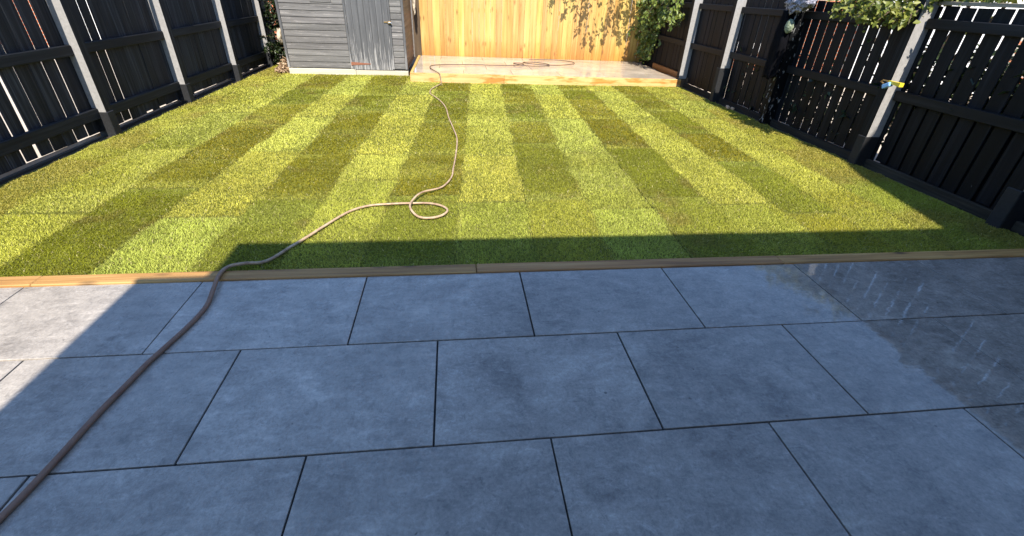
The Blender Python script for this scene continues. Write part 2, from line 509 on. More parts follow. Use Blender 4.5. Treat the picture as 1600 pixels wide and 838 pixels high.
    b.inputs["Color1"].default_value = (0.40, 0.12, 0.06, 1); b.inputs["Color2"].default_value = (0.50, 0.18, 0.085, 1); b.inputs["Mortar"].default_value = (0.4, 0.36, 0.3, 1)
    t.set(Base_Color=b.outputs[0], Roughness=0.9)
    M['brick'] = t.mat


make_materials()


# ------------------------------------------------------------------ ground and hard landscape
def structure(name, mb, mat, parent=None):
    o = mb.build(name, mat, parent)
    if not parent: o["kind"] = "structure"
    return o


b = MB(); b.quad([(-120, -120, -0.16), (120, -120, -0.16), (120, 120, -0.16), (-120, 120, -0.16)])
structure("ground", b, M['ground'])
b = MB(); b.box(-9.5, -2.36, -9, 12, -0.15, -0.005)
structure("neighbour_paving", b, M['paving'])
b = MB(); b.box(6.02, 16, -9, 14, -0.15, -0.03)
structure("neighbour_paving", b, M['paving'])
b = MB(); b.box(-2.355, 6.015, 0.1, 9.2, -0.15, -0.075)
structure("soil_bed", b, M['soil'])

for x0, x1 in ((-2.26, -2.05), (5.62, 5.795)):
    b = MB()
    n = 60
    for k in range(n + 1):
        y = 0.11 + 8.8 * k / n
        if x0 > 0: y = 0.11 + 6.35 * k / n
        for x in (x0, x0 + (x1 - x0) * .5, x1):
            b.v.append((x, y, -0.030 + 0.012 * mnoise.noise(Vector((x * 9, y * 7, 1)))))
    for k in range(n):
        for c in (0, 1):
            a = 3 * k + c
            b.f.append((a, a + 1, a + 4, a + 3)); b.m.append(0)
    structure("soil_strip", b, M['soil'])

# near patio: 900 x 600 porcelain in a running bond, dark joints
patio = empty("patio", (0, 0, 0), kind="structure")
patio["label"] = "grey porcelain patio laid in running bond in the foreground"
b = MB(); b.box(-2.35, 6.0, -3.0, -0.002, -0.15, -0.009)
b.build("joint_bed", M['joint'], patio)
TW, TD, G = 0.904, 0.604, 0.0037
for row, off in ((0, 0.0), (1, 0.471), (2, 0.965), (3, 0.43), (4, 0.0)):
    for k in range(-4, 8):
        x0, x1 = (k + off) * TW + G, (k + 1 + off) * TW - G
        y1, y0 = -row * TD - G, -(row + 1) * TD + G
        if row == 0: y1 = -0.004
        x0 += random.uniform(-.0009, .0009); x1 += random.uniform(-.0009, .0009); y0 += random.uniform(-.0007, .0007)
        x0, x1 = max(x0, -2.34), min(x1, 5.99)
        y0 = max(y0, -2.98)
        if x1 - x0 < 0.05: continue
        tb = MB()
        dz = [random.uniform(-0.0007, 0.0007) for _ in range(3)]
        mx, my = (x0 + x1) / 2, (y0 + y1) / 2
        tb.cbox(x0, x1, y0, y1, -0.02, 0.0, 0.0016, xf=lambda p: (p[0], p[1], p[2] + dz[0] + dz[1] * (p[0] - mx) + dz[2] * (p[1] - my)))
        tb.build("tile", M['tile'], patio)

# timber edging between patio and lawn: separate lengths butted end to end
edges = [(-2.2, -0.88, "short sunlit length of timber edging at the left end of the patio"),
         (-0.877, 1.545, "timber edging board that the hose crosses, half in house shade"),
         (1.549, 3.55, "shaded timber edging board right of the butt joint at mid patio"),
         (3.553, 5.98, "shaded timber edging board at the wet right end of the patio")]
for i, (x0, x1, lab) in enumerate(edges):
    b = MB()
    sk = random.uniform(-0.003, 0.003)
    n = 8
    xs = [x0 + (x1 - x0) * j / n for j in range(n + 1)]
    wob = [random.uniform(-0.002, 0.002) for _ in xs]
    def xf(p, x0=x0, x1=x1, sk=sk): return (p[0], p[1] + sk * (p[0] - x0) / (x1 - x0), p[2])
    b.cbox(x0, x1, 0.0, 0.096, -0.14, 0.010, 0.005, xf=xf)
    o = b.build("timber_edging", M['edging'])
    tag(o, lab, "edging board", "timber edging boards along the patio")

# ------------------------------------------------------------------ lawn of turf rolls
lawn = empty("lawn", (0, 0, 0), kind="structure")
lawn["label"] = "newly laid striped turf lawn between the fences"
bounds = [(-2.21, -2.16), (-1.75, -1.66), (-1.20, -1.11), (-0.665, -0.53), (-0.13, -0.05), (0.385, 0.58), (0.90, 1.17), (1.47, 1.72), (2.01, 2.28),
          (2.51, 2.81), (3.05, 3.31), (3.58, 3.86), (4.14, 4.36), (4.60, 4.91), (5.06, 5.40), (5.76, 5.72)]


def bx(i, y): return bounds[i][0] + (bounds[i][1] - bounds[i][0]) * (y - 1.3) / 5.0


# tone of each column: 0 dark .. 1 light; far end of each column
col_tone = [0.76, 0.92, 0.12, 0.95, 0.12, 0.95, 0.08, 0.97, 0.10, 0.97, 0.08, 0.94, 0.14, 0.88, 0.46]
far_y = [8.9, 7.9, 7.2, 7.2, 7.2, 7.15, 6.53, 6.53, 6.53, 6.5, 6.5, 6.5, 6.5, 6.48, 6.48]
seams = [[1.5, 3.1, 4.6, 6.2, 7.6], [1.0, 2.5, 4.1, 5.6, 7.0], [1.45, 2.2, 3.5, 4.6, 5.7], [0.9, 2.45, 3.9, 5.3, 6.5], [1.2, 2.35, 3.15, 4.3, 5.25, 6.1],
         [1.62, 2.35, 4.05, 5.4, 6.2], [1.25, 2.35, 3.65, 4.9, 5.75], [1.1, 2.3, 3.45, 4.2, 5.5], [1.12, 2.75, 3.75, 4.75, 5.7], [0.95, 2.4, 3.9, 5.55],
         [1.15, 2.55, 3.9, 5.2, 6.0], [1.0, 2.2, 3.7, 5.0, 5.9], [0.8, 2.1, 3.2, 4.4, 5.6], [0.9, 2.5, 4.0, 5.3], [1.6, 3.1, 4.6, 5.8]]

LIGHT = np.array([0.525, 0.525, 0.095])
LIGHT2 = np.array([0.555, 0.52, 0.085])     # yellower
LIGHT3 = np.array([0.475, 0.515, 0.112])     # bluer green
DARK = np.array([0.180, 0.190, 0.006])
DARK2 = np.array([0.250, 0.198, 0.012])     # brownish
STRAW = np.array([0.58, 0.50, 0.22])


def vnoise(x, y, s, seed):
    """smooth value noise on numpy arrays, 0..1"""
    g = np.random.default_rng(seed).random((256, 256))
    u, v = x * s + 100, y * s + 100
    i, j = np.floor(u).astype(int), np.floor(v).astype(int)
    a, c = u - i, v - j
    a, c = a * a * (3 - 2 * a), c * c * (3 - 2 * c)
    i, j, i2, j2 = i % 256, j % 256, (i + 1) % 256, (j + 1) % 256
    return (g[i, j] * (1 - a) + g[i2, j] * a) * (1 - c) + (g[i, j2] * (1 - a) + g[i2, j2] * a) * c


def tone_mesh(name, verts, loops, starts, cols, mat, parent=None):
    me = bpy.data.meshes.new(name)
    me.vertices.add(len(verts)); me.vertices.foreach_set("co", verts.astype(np.float32).ravel())
    me.loops.add(len(loops)); me.loops.foreach_set("vertex_index", loops.astype(np.int32))
    me.polygons.add(len(starts)); me.polygons.foreach_set("loop_start", starts.astype(np.int32))
    me.update(calc_edges=True)
    at = me.color_attributes.new("tone", 'FLOAT_COLOR', 'POINT')
    at.data.foreach_set("color", np.concatenate([cols, np.ones((len(cols), 1))], 1).astype(np.float32).ravel())
    me.materials.append(mat)
    o = bpy.data.objects.new(name, me)
    C.objects.link(o)
    if parent: o.parent = parent
    return o


def blades(px, py, col, lean_dir, lean, length, width, z0):
    """a bent blade per point: quad then tip triangle"""
    n = len(px)
    ang = lean_dir
    dx, dy = np.cos(ang), np.sin(ang)
    yaw = rng.random(n) * 2 * np.pi
    wx, wy = np.cos(yaw) * width / 2, np.sin(yaw) * width / 2
    h1 = length * 0.55 * np.cos(lean * 0.6); o1 = length * 0.55 * np.sin(lean * 0.6)
    h2 = h1 + length * 0.45 * np.cos(lean * 1.35); o2 = o1 + length * 0.45 * np.sin(lean * 1.35)
    h2 = np.maximum(h2, 0.006)
    V = np.empty((n, 5, 3))
    V[:, 0] = np.stack([px - wx, py - wy, z0], 1)
    V[:, 1] = np.stack([px + wx, py + wy, z0], 1)
    V[:, 2] = np.stack([px + dx * o1 + wx * .85, py + dy * o1 + wy * .85, z0 + h1], 1)
    V[:, 3] = np.stack([px + dx * o1 - wx * .85, py + dy * o1 - wy * .85, z0 + h1], 1)
    V[:, 4] = np.stack([px + dx * o2, py + dy * o2, z0 + h2], 1)
    base = (np.arange(n) * 5)[:, None]
    L = np.concatenate([base + np.array([[0, 1, 2, 3]]), base + np.array([[3, 2, 4]])], 1).ravel()
    st = np.stack([np.arange(n) * 7, np.arange(n) * 7 + 4], 1).ravel()
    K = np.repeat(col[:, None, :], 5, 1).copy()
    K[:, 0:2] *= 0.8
    return V.reshape(-1, 3), L, st, K.reshape(-1, 3)


Z_TURF = -0.022


def fence_edge(x):
    return x


for i in range(15):
    ys = [0.104] + seams[i] + [far_y[i]]
    for j in range(len(ys) - 1):
        y0, y1 = ys[j], ys[j + 1]
        ng = 0.004
        jit = [random.uniform(-0.012, 0.012) for _ in range(4)]
        ya, yb = y0 + ng, y1 - ng
        ya0, ya1, yb0, yb1 = ya + jit[0], ya + jit[1], yb + jit[2], yb + jit[3]
        if j == 0: ya0 = ya1 = y0
        g2 = 0.0015
        P = [(bx(i, ya) + g2, ya0), (bx(i + 1, ya) - g2, ya1), (bx(i + 1, yb) - g2, yb1), (bx(i, yb) + g2, yb0)]
        dz = random.uniform(-0.004, 0.004)
        zt = Z_TURF + dz
        m = MB()
        m.v = [(x, y, -0.074) for x, y in P] + [(x, y, zt) for x, y in P]
        m.f = [(3, 2, 1, 0), (4, 5, 6, 7), (0, 1, 5, 4), (1, 2, 6, 5), (2, 3, 7, 6), (3, 0, 4, 7)]
        m.m = [0] * 6
        roll = m.build("turf_roll", M['turf'], lawn)
        # ---- blades of this roll
        area = (P[1][0] - P[0][0]) * (yb - ya)
        ym = (y0 + y1) / 2
        dens = 21000 if ym < 1.4 else 15000 if ym < 2.6 else 8200 if ym < 4.2 else 5200
        wid = 0.0030 if ym < 1.4 else 0.0038 if ym < 2.6 else 0.0056 if ym < 4.2 else 0.0075
        n = int(area * dens)
        u, v = rng.random(n), rng.random(n)
        xa = P[0][0] * (1 - v) + P[3][0] * v; xb = P[1][0] * (1 - v) + P[2][0] * v
        px = xa + (xb - xa) * u
        yl = ya0 * (1 - u) + ya1 * u; yh = yb0 * (1 - u) + yb1 * u
        py = yl + (yh - yl) * v
        # wander of the joint lines
        px = px + rng.normal(0, 0.011, n) + 0.010 * np.sin(py * 9) + 0.02 * (vnoise(px, py, 3.0, 5) - 0.5)
        if i == 0: px = np.maximum(px, -2.22 + 0.10 * vnoise(py, py * 0, 6.0, 8))
        if i == 14: px = np.minimum(px, 5.76 - 0.09 * vnoise(py, py * 0, 6.0, 9))
        t = col_tone[i]
        if t < 0.5:
            t = t + random.uniform(-0.08, 0.16) + ({2: 0.0, 4: 0.12, 6: 0.22, 10: 0.34, 12: 0.26}.get(i, 0.2) if j == 0 else 0.0)
            if i in (8,) and j == 0: t = 0.66
        else:
            t = t + random.uniform(-0.10, 0.06)
        t = max(0.0, min(1.0, t))
        hue = random.random()
        lo = DARK * (1 - hue * 0.8) + DARK2 * hue * 0.8
        hi = LIGHT + (LIGHT2 - LIGHT) * max(0, hue - 0.45) * 1.6 + (LIGHT3 - LIGHT) * max(0, 0.45 - hue) * 1.6
        if ym < 1.6: hi = hi * np.array([0.92, 0.96, 0.85])
        basec = lo * (1 - t) + hi * t
        basec = basec * random.uniform(0.92, 1.06)
        k = vnoise(px, py, 5.0, 21) * 0.5 + vnoise(px, py, 15.0, 22) * 0.3 + vnoise(px, py, 45.0, 23) * 0.2
        br = vnoise(px, py, 2.6, 31 + i) * 0.6 + vnoise(px, py, 9.0, 33 + j) * 0.4
        col = basec[None, :] * (0.74 + 0.52 * k)[:, None]
        if t < 0.6:
            # rolls weather unevenly: paler towards some of their cut ends and in broad blotches
            e0, e1 = random.choice((0.0, 0.5, 0.8)), random.choice((0.0, 0.4, 0.8))
            ln = (yb - ya)
            wob = 0.14 * (vnoise(px, py, 6.0, 51 + i) - 0.5)
            pale = e0 * np.clip(1 - (v * ln + wob) / 0.22, 0, 1) + e1 * np.clip(1 - ((1 - v) * ln + wob) / 0.18, 0, 1)
            pale += 0.75 * np.clip((vnoise(px, py, 2.1, 61 + i * 3 + j) - 0.62) * 5, 0, 1) * random.choice((0.0, 0.6, 1.0))
            pale = np.clip(pale, 0, 0.75)[:, None]
            col = col * (1 - pale) + (hi * 0.86)[None, :] * (0.74 + 0.52 * k)[:, None] * pale
        else:
            dull = (np.clip((vnoise(px, py, 1.9, 71 + i * 3 + j) - 0.60) * 4, 0, 1) * random.choice((0.1, 0.3, 0.45)))[:, None]
            col = col * (1 - dull) + (lo * 1.35)[None, :] * (0.74 + 0.52 * k)[:, None] * dull
        bmask = np.clip((br - 0.60) * 5, 0, 1) * (0.55 if t < 0.6 else 0.12)
        # dry edges of each roll
        ed = np.minimum(np.minimum(u, 1 - u) * 0.55, np.minimum(v, 1 - v) * (yb - ya))
        edm = np.clip(1 - ed / 0.035, 0, 1) * vnoise(px, py, 4.0, 77)
        bmask = np.clip(bmask + edm * 0.35, 0, 0.85)
        brown = np.array([0.30, 0.215, 0.060]) * (0.62 + 0.6 * t)
        col = col * (1 - bmask[:, None]) + brown[None, :] * bmask[:, None] * (0.6 + 0.8 * k)[:, None]
        if i == 14 or i == 0:
            sm = np.clip((vnoise(px, py, 3.0, 91) - 0.35) * 2, 0, 0.6)[:, None]
            col = col * (1 - sm) + np.array([0.34, 0.27, 0.06])[None, :] * sm
        st = rng.random(n) < 0.03
        col[st] = STRAW * (0.6 + 0.5 * rng.random((st.sum(), 1)))
        col *= (0.82 + 0.36 * rng.random((n, 1)))
        flow = 2 * np.pi * vnoise(px, py, 1.7, 41 + (i % 4)) + (0.0 if t > 0.5 else 2.0)
        ldir = flow + rng.normal(0, 1.9, n)
        lean = np.clip(rng.normal(1.16, 0.26, n), 0.3, 1.45)
        leng = (0.018 + 0.012 * rng.random(n)) * (0.85 + 0.3 * k)
        if j == 0:
            m = rng.random(n) < 0.018            # ragged fringe hanging over the timber edging
            py[m] = 0.106 + 0.012 * rng.random(m.sum()); ldir[m] = -np.pi / 2 + rng.normal(0, 0.7, m.sum()); lean[m] = 0.9; leng[m] *= 1.5
        seam = np.minimum(v, 1 - v) * (yb - ya) < rng.random(n) * (0.013 if (i * 5 + j * 3) % 4 else 0.004)
        keep = (~seam) & (ed > rng.random(n) * (0.010 if (i * 7 + j) % 3 == 0 else 0.004))
        px, py, col, ldir, lean, leng = px[keep], py[keep], col[keep], ldir[keep], lean[keep], leng[keep]
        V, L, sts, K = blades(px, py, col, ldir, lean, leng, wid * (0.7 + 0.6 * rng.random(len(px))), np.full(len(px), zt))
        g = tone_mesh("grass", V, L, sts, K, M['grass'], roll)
        g["kind"] = "stuff"

# ------------------------------------------------------------------ fences
def cy_post(parent, x0, x1, y, z0, z1, face, mat_side, w=0.095, foot=0.24, foot_mat=None):
    """pale post with a black lawn-side face; a slightly wider black block covers its foot.
    face: +1 lawn on the +x side (left fence), -1 lawn on the -x side"""
    pb = MB()
    s = {3: 1} if face > 0 else {5: 1}
    pb.box(x0, x1, y - w / 2, y + w / 2, z0, z1, side=s)
    o = pb.build("post", [M['concrete'], mat_side], parent)
    if foot_mat:
        q = MB()
        if face > 0: q.cbox(x0, x1 + 0.010, y - w / 2 - 0.006, y + w / 2 + 0.006, -0.1, foot, 0.006)
        else: q.cbox(x0 - 0.008, x1, y - w / 2 - 0.006, y + w / 2 + 0.006, -0.1, foot, 0.006)
        q.build("post_foot", foot_mat, o)
    return o


def board(parent, mat, xa, xb, y0, y1, z0, z1, ta=0.0, tb=0.0, name="board"):
    """vertical board; ta/tb shift its two edges at the foot so that gaps taper"""
    q = MB()
    zm = z1 - z0
    def xf(p):
        k = (z1 - p[2]) / zm
        e = ta if p[1] < (y0 + y1) / 2 else tb
        return (p[0], p[1] + e * k, p[2])
    q.cbox(xa, xb, y0, y1, z0, z1, 0.0025, xf=xf)
    return q.build(name, mat, parent)


def lerp_boards(parent, mat, y_start, y_end, xf0, thick, z0f, z1f, gapf, wf):
    y = y_start
    while y < y_end - 0.03:
        w = wf(y)
        y1 = min(y + w, y_end)
        if y_end - y1 < 0.05: y1 = y_end
        g, ta, tb = gapf(y)
        dx = random.uniform(-0.004, 0.004)
        board(parent, mat, xf0 + dx, xf0 + dx + thick, y, y1, z0f(y), z1f(y), ta, tb)
        y = y1 + g


# left fence
lf = empty("black_fence", (-2.26, 4.0, 0), "black boarded fence with pale posts along the left side of the lawn", "fence")
XL = -2.30
lposts = [-2.2, -0.4, 1.32, 3.05, 4.71, 6.45, 8.10]
for y in lposts:
    cy_post(lf, XL - 0.01, XL + 0.135, y, -0.1, 1.62, +1, M['black_left'], 0.10, 0.225 + random.uniform(-.01, .01), M['black_block'])
rl = random.Random(5)


def gap_left(y):
    if y < 3.0:
        r = rl.random()
        if r < 0.25: return rl.uniform(0.014, 0.017), 0, rl.uniform(-0.036, -0.012)
        if r < 0.75: return rl.uniform(0.0135, 0.0165), 0, rl.uniform(-.004, .002)
        return 0.006, 0, 0
    if y < 3.45: return rl.uniform(0.0185, 0.021), 0, rl.uniform(-.003, .003)
    return 0.0035, 0, 0


ends = lposts + [9.0]
for a, c in zip(ends[:-1], ends[1:]):
    lerp_boards(lf, M['black_left'], a + 0.051, c - 0.051, XL, 0.013, lambda y: 0.026 + rl.uniform(-.012, .012), lambda y: 1.58 + rl.uniform(-.01, .01),
                gap_left, lambda y: rl.choice((0.142, 0.15, 0.15, 0.125)))
    for z0, z1 in ((0.155, 0.258), (0.765, 0.86), (1.40, 1.49)):
        q = MB()
        sag = rl.uniform(-0.012, 0.012)
        q.cbox(XL + 0.0235, XL + 0.068, a + 0.051, c - 0.051, z0, z1, 0.006, xf=lambda p: (p[0], p[1], p[2] + sag * (p[1] - a) / (c - a)))
        q.build("rail", M['black_left_rail'], lf)
    q = MB()
    sag = rl.uniform(-0.01, 0.01)
    q.cbox(XL - 0.004, XL + 0.045, a + 0.056, c - 0.056, -0.12, -0.006 + sag, 0.006)
    q.build("gravel_board", M['grey_gravel_board'], lf)

# right fence
rf = empty("black_fence", (5.84, 3.5, 0), "black boarded fence with slits of light along the right side of the lawn", "fence")
XR = 5.86
rposts = [-3.0, -1.25, 0.50, 2.03, 3.75, 5.20, 6.60]
for y in rposts:
    foot = {2.03: 0.285, 5.20: 0.50, 6.60: 0.12}.get(y, 0.3)
    if y == 3.75:
        pb = MB(); pb.box(XR - 0.165, XR + 0.01, y - 0.05, y + 0.05, -0.1, 1.52)
        pb.build("post", M['flecked'], rf)["label"] = "fence post with pale flecks on black"
        continue
    cy_post(rf, XR - 0.165, XR + 0.01, y, -0.1, 1.52, -1, M['black_right'], 0.10, foot, M['black_block'])
rr = random.Random(8)


def gap_right(y):
    if y < 0.5: return rr.uniform(0.016, 0.024), 0, rr.uniform(-.004, .004)
    if y < 2.0: return rr.uniform(0.018, 0.026), 0, rr.uniform(-.005, .003)
    if y < 3.7: return rr.uniform(0.0155, 0.022), 0, rr.uniform(-.004, .002)
    if y < 5.2: return (rr.uniform(0.017, 0.025), 0, rr.uniform(-.004, .004)) if rr.random() < 0.6 else (0.008, 0, 0)
    return 0.005, 0, 0


ends = rposts + [9.0]
for a, c in zip(ends[:-1], ends[1:]):
    lerp_boards(rf, M['black_right'], a + 0.051, c - 0.051, XR - 0.016, 0.014, lambda y: 0.05 + rr.uniform(-.01, .01), lambda y: 1.475 + rr.uniform(-.006, .006),
                gap_right, lambda y: rr.choice((0.128, 0.132, 0.138)))
    for z0, z1 in ((0.655, 0.745), (1.285, 1.368)):
        q = MB()
        sag = rr.uniform(-0.012, 0.012)
        q.cbox(XR - 0.068, XR - 0.0215, a + 0.051, c - 0.051, z0, z1, 0.005, xf=lambda p: (p[0], p[1], p[2] + sag * (p[1] - a) / (c - a)))
        q.build("rail", M['black_right_rail'], rf)
    q = MB()
    q.cbox(XR - 0.062, XR - 0.022, a + 0.056, c - 0.056, -0.14, 0.055, 0.006)
    q.build("gravel_board", M['grey_gravel_board'], rf)
q = MB(); q.cbox(XR - 0.045, XR + 0.035, -2.98, 1.97, 1.482, 1.512, 0.004)
q.build("capping", M['grey_cap'], rf)

# back fence: new golden boards
bf = empty("golden_fence", (3.3, 9.05, 0), "new golden timber fence behind the raised patio", "fence")
rb = random.Random(3)
x = 0.62
while x < 6.4:
    w = rb.choice((0.10, 0.125, 0.125, 0.15, 0.175))
    q = MB()
    dy = rb.choice((0.0, 0.0, 0.012)) + rb.uniform(-.002, .002)
    q.cbox(x + 0.0015, x + w - 0.0015, 9.0 + dy, 9.02 + dy, 0.10, 1.90 + rb.uniform(-.004, .004), 0.003)
    q.build("board", M['gold'], bf)
    x += w
for z in (0.35, 1.0, 1.65):
    q = MB(); q.cbox(0.62, 6.4, 9.036, 9.10, z, z + 0.08, 0.005)
    q.build("rail", M['sleeper'], bf)
q = MB(); q.cbox(0.62, 6.4, 9.034, 9.07, -0.1, 0.135, 0.005); q.build("gravel_board", M['old_wood'], bf)

# ------------------------------------------------------------------ raised patio at the far end
rp = empty("raised_patio", (0.66, 6.55, 0), kind="structure")
rp["label"] = "low raised patio of pale wet tiles with golden timber sides"
DX0, DX1, DY0, DY1, DZ = 0.665, 5.75, 6.53, 8.99, 0.132


def dzz(x): return DZ - 0.030 * (x - DX0) / (DX1 - DX0)


q = MB(); q.box(DX0 + 0.05, DX1 - 0.02, DY0 + 0.05, DY1, -0.14, 0.085)
q.build("tile_bed", M['joint'], rp)
for rowi in range(4):
    y0 = DY0 + 0.062 + rowi * 0.604
    y1 = min(y0 + 0.598, DY1)
    xo = DX0 + 0.055 - (0.45 if rowi % 2 else 0.0)
    while xo < DX1:
        x0, x1 = max(xo, DX0 + 0.055), min(xo + 0.898, DX1 - 0.01)
        if x1 - x0 > 0.06:
            q = MB()
            q.cbox(x0, x1, y0, y1, 0.08, DZ, 0.0018, xf=lambda p: (p[0], p[1], p[2] + dzz(p[0]) - DZ))
            q.build("tile", M['buff'], rp)
        xo += 0.904
for x0, x1 in ((DX0, 2.35), (2.353, DX1)):
    q = MB()
    q.cbox(x0, x1, DY0, DY0 + 0.058, -0.14, DZ, 0.005, xf=lambda p: (p[0], p[1] + 0.0 * p[0], p[2] + dzz(p[0]) - DZ + 0.002))
    q.build("fascia_sleeper", M['sleeper'], rp)
q = MB(); q.cbox(DX0, DX0 + 0.052, DY0 + 0.06, DY1, -0.1, DZ + 0.006, 0.005)
q.build("side_sleeper", M['sleeper_y'], rp)

# loose orange timber behind the right side of the raised patio, dark stump at its corner
q = MB(); q.cbox(5.79, 5.835, 6.75, 8.15, 0.02, 0.195, 0.005)
tag(q.build("timber_offcut", M['orange_wood']), "wet orange timber board standing on edge between raised patio and right fence", "timber board")
q = MB(); q.cbox(5.755, 5.835, 6.50, 6.66, -0.1, 0.105, 0.006); q.cbox(5.835, 5.90, 6.46, 6.545, -0.1, 0.145, 0.006)
tag(q.build("corner_peg", M['old_wood']), "short dark timber peg at the right front corner of the raised patio", "timber peg")
q = MB(); q.cbox(0.60, 0.745, 8.925, 8.985, -0.1, 1.9, 0.006)  # dark board standing in for the shade beside the shed
tag(q.build("shade_strip", M['old_wood']), "dark upright strip standing in for shade between the shed and the golden fence", "post")

# ------------------------------------------------------------------ shed
shed = empty("garden_shed", (-0.5, 8.1, 0), "weathered grey painted wooden shed in the far left corner of the lawn", "shed")
SX0, SX1, SY, SYB = -1.60, 0.575, 7.22, 8.90
rs = random.Random(4)


def shed_top(x): return 2.05


def clad(x0, x1, y, z0, z1, mat):
    z = z0
    while z < z1 - 0.02:
        z2 = min(z + 0.104, z1)
        q = MB()
        d = rs.uniform(-0.0015, 0.0015)
        def xf(p, z=z, z2=z2):
            k = (p[2] - z) / 0.104
            return (p[0], p[1] + 0.011 * k + d, p[2])
        q.cbox(x0, x1, y - 0.016, y, z + 0.0025, z2, 0.0025, xf=xf)
        q.build("cladding_board", mat, shed)
        z += 0.104


q = MB(); q.box(SX0 + 0.02, SX1 - 0.02, SY + 0.022, SYB - 0.02, 0.09, 2.03)
q.build("carcass", M['old_wood'], shed)
clad(SX0 + 0.045, -0.475, SY, 0.088, 1.15, M['shed'])
clad(SX0 + 0.045, -1.02, SY, 1.15 - 0.022, 2.03, M['shed'])
clad(-0.66, -0.475, SY, 1.15 - 0.022, 2.03, M['shed'])
clad(0.335, SX1 - 0.045, SY, 0.088, 2.03, M['shed'])
# window above the cladding
q = MB()
q.cbox(-1.02, -0.66, SY - 0.024, SY + 0.01, 1.153, 1.195, 0.003)
q.cbox(-1.02, -0.66, SY - 0.024, SY + 0.01, 1.75, 1.79, 0.003)
q.cbox(-1.02, -0.98, SY - 0.024, SY + 0.01, 1.196, 1.749, 0.003)
q.cbox(-0.70, -0.66, SY - 0.024, SY + 0.01, 1.196, 1.749, 0.003)
wf = q.build("window", M['shed'], shed)
q = MB(); q.box(-0.98, -0.70, SY - 0.004, SY + 0.002, 1.196, 1.749)
q.build("pane", M['glass'], wf)
# corner and door trim
for x0, x1, zb in ((SX0, SX0 + 0.042, 0.085), (SX1 - 0.042, SX1, 0.085), (-0.472, -0.436, 0.085), (0.298, 0.332, 0.085)):
    q = MB(); q.cbox(x0, x1, SY - 0.024, SY + 0.012, zb, 2.03, 0.003)
    q.build("trim", M['shed_door'], shed)
# door of vertical planks
door = empty("door", (0, 0, 0))
door.parent = shed; door.matrix_parent_inverse = Matrix.Translation(-Vector(shed.location))
x = -0.432
for k in range(7):
    q = MB()
    q.cbox(x + 0.0012, x + 0.1032, SY - 0.030 + rs.uniform(-.001, .001), SY - 0.012, 0.072, 1.98, 0.0025)
    o = q.build("plank", M['shed_door'], None); o.parent = door
    x += 0.1042
q = MB()
q.v += [(-0.455, SY - 0.036, 0.145), (-0.10, SY - 0.036, 0.168), (-0.10, SY - 0.036, 0.182), (-0.455, SY - 0.036, 0.205),
        (-0.455, SY - 0.0305, 0.145), (-0.10, SY - 0.0305, 0.168), (-0.10, SY - 0.0305, 0.182), (-0.455, SY - 0.0305, 0.205)]
q.f += [(0, 1, 2, 3), (0, 4, 5, 1), (1, 5, 6, 2), (2, 6, 7, 3), (3, 7, 4, 0)]; q.m += [0] * 5
o = q.build("hinge", M['rust'], None); o.parent = door
q = MB()
q.cbox(0.215, 0.30, SY - 0.045, SY - 0.031, 0.868, 0.888, 0.003)
q.cbox(0.285, 0.345, SY - 0.05, SY - 0.028, 0.848, 0.895, 0.004)
o = q.build("latch", M['brass'], None); o.parent = door
q = MB(); q.tube([(0.30, SY - 0.06, 0.872), (0.33, SY - 0.065, 0.872), (0.352, SY - 0.055, 0.858)], 0.011, 8)
o = q.build("padlock", M['steel'], None); o.parent = door
# plinth, side wall, roof
q = MB(); q.cbox(SX0 + 0.01, -0.39, SY - 0.03, SY + 0.06, -0.08, 0.076, 0.006); q.build("plinth", M['plinth'], shed)
q = MB(); q.cbox(-0.387, SX1 + 0.005, SY - 0.026, SY + 0.06, -0.08, 0.062, 0.006); q.build("plinth", M['plinth'], shed)
z = 0.075
while z < 2.0:
    q = MB()
    def xf(p, z=z): return (p[0] - 0.006 * (p[2] - z) / 0.104, p[1], p[2])
    q.cbox(SX1 - 0.016, SX1 + 0.004, SY + 0.014, SYB, z + 0.002, z + 0.104, 0.0025, xf=xf)
    q.build("side_board", M['shed_side'], shed)
    z += 0.104
q = MB(); q.box(SX0, SX0 + 0.018, SY + 0.014, SYB, 0.08, 2.02); q.build("side_wall", M['shed'], shed)
q = MB(); q.box(SX0 - 0.04, SX1 + 0.04, SY - 0.04, SYB + 0.03, 2.034, 2.07); q.build("roof", M['felt'], shed)

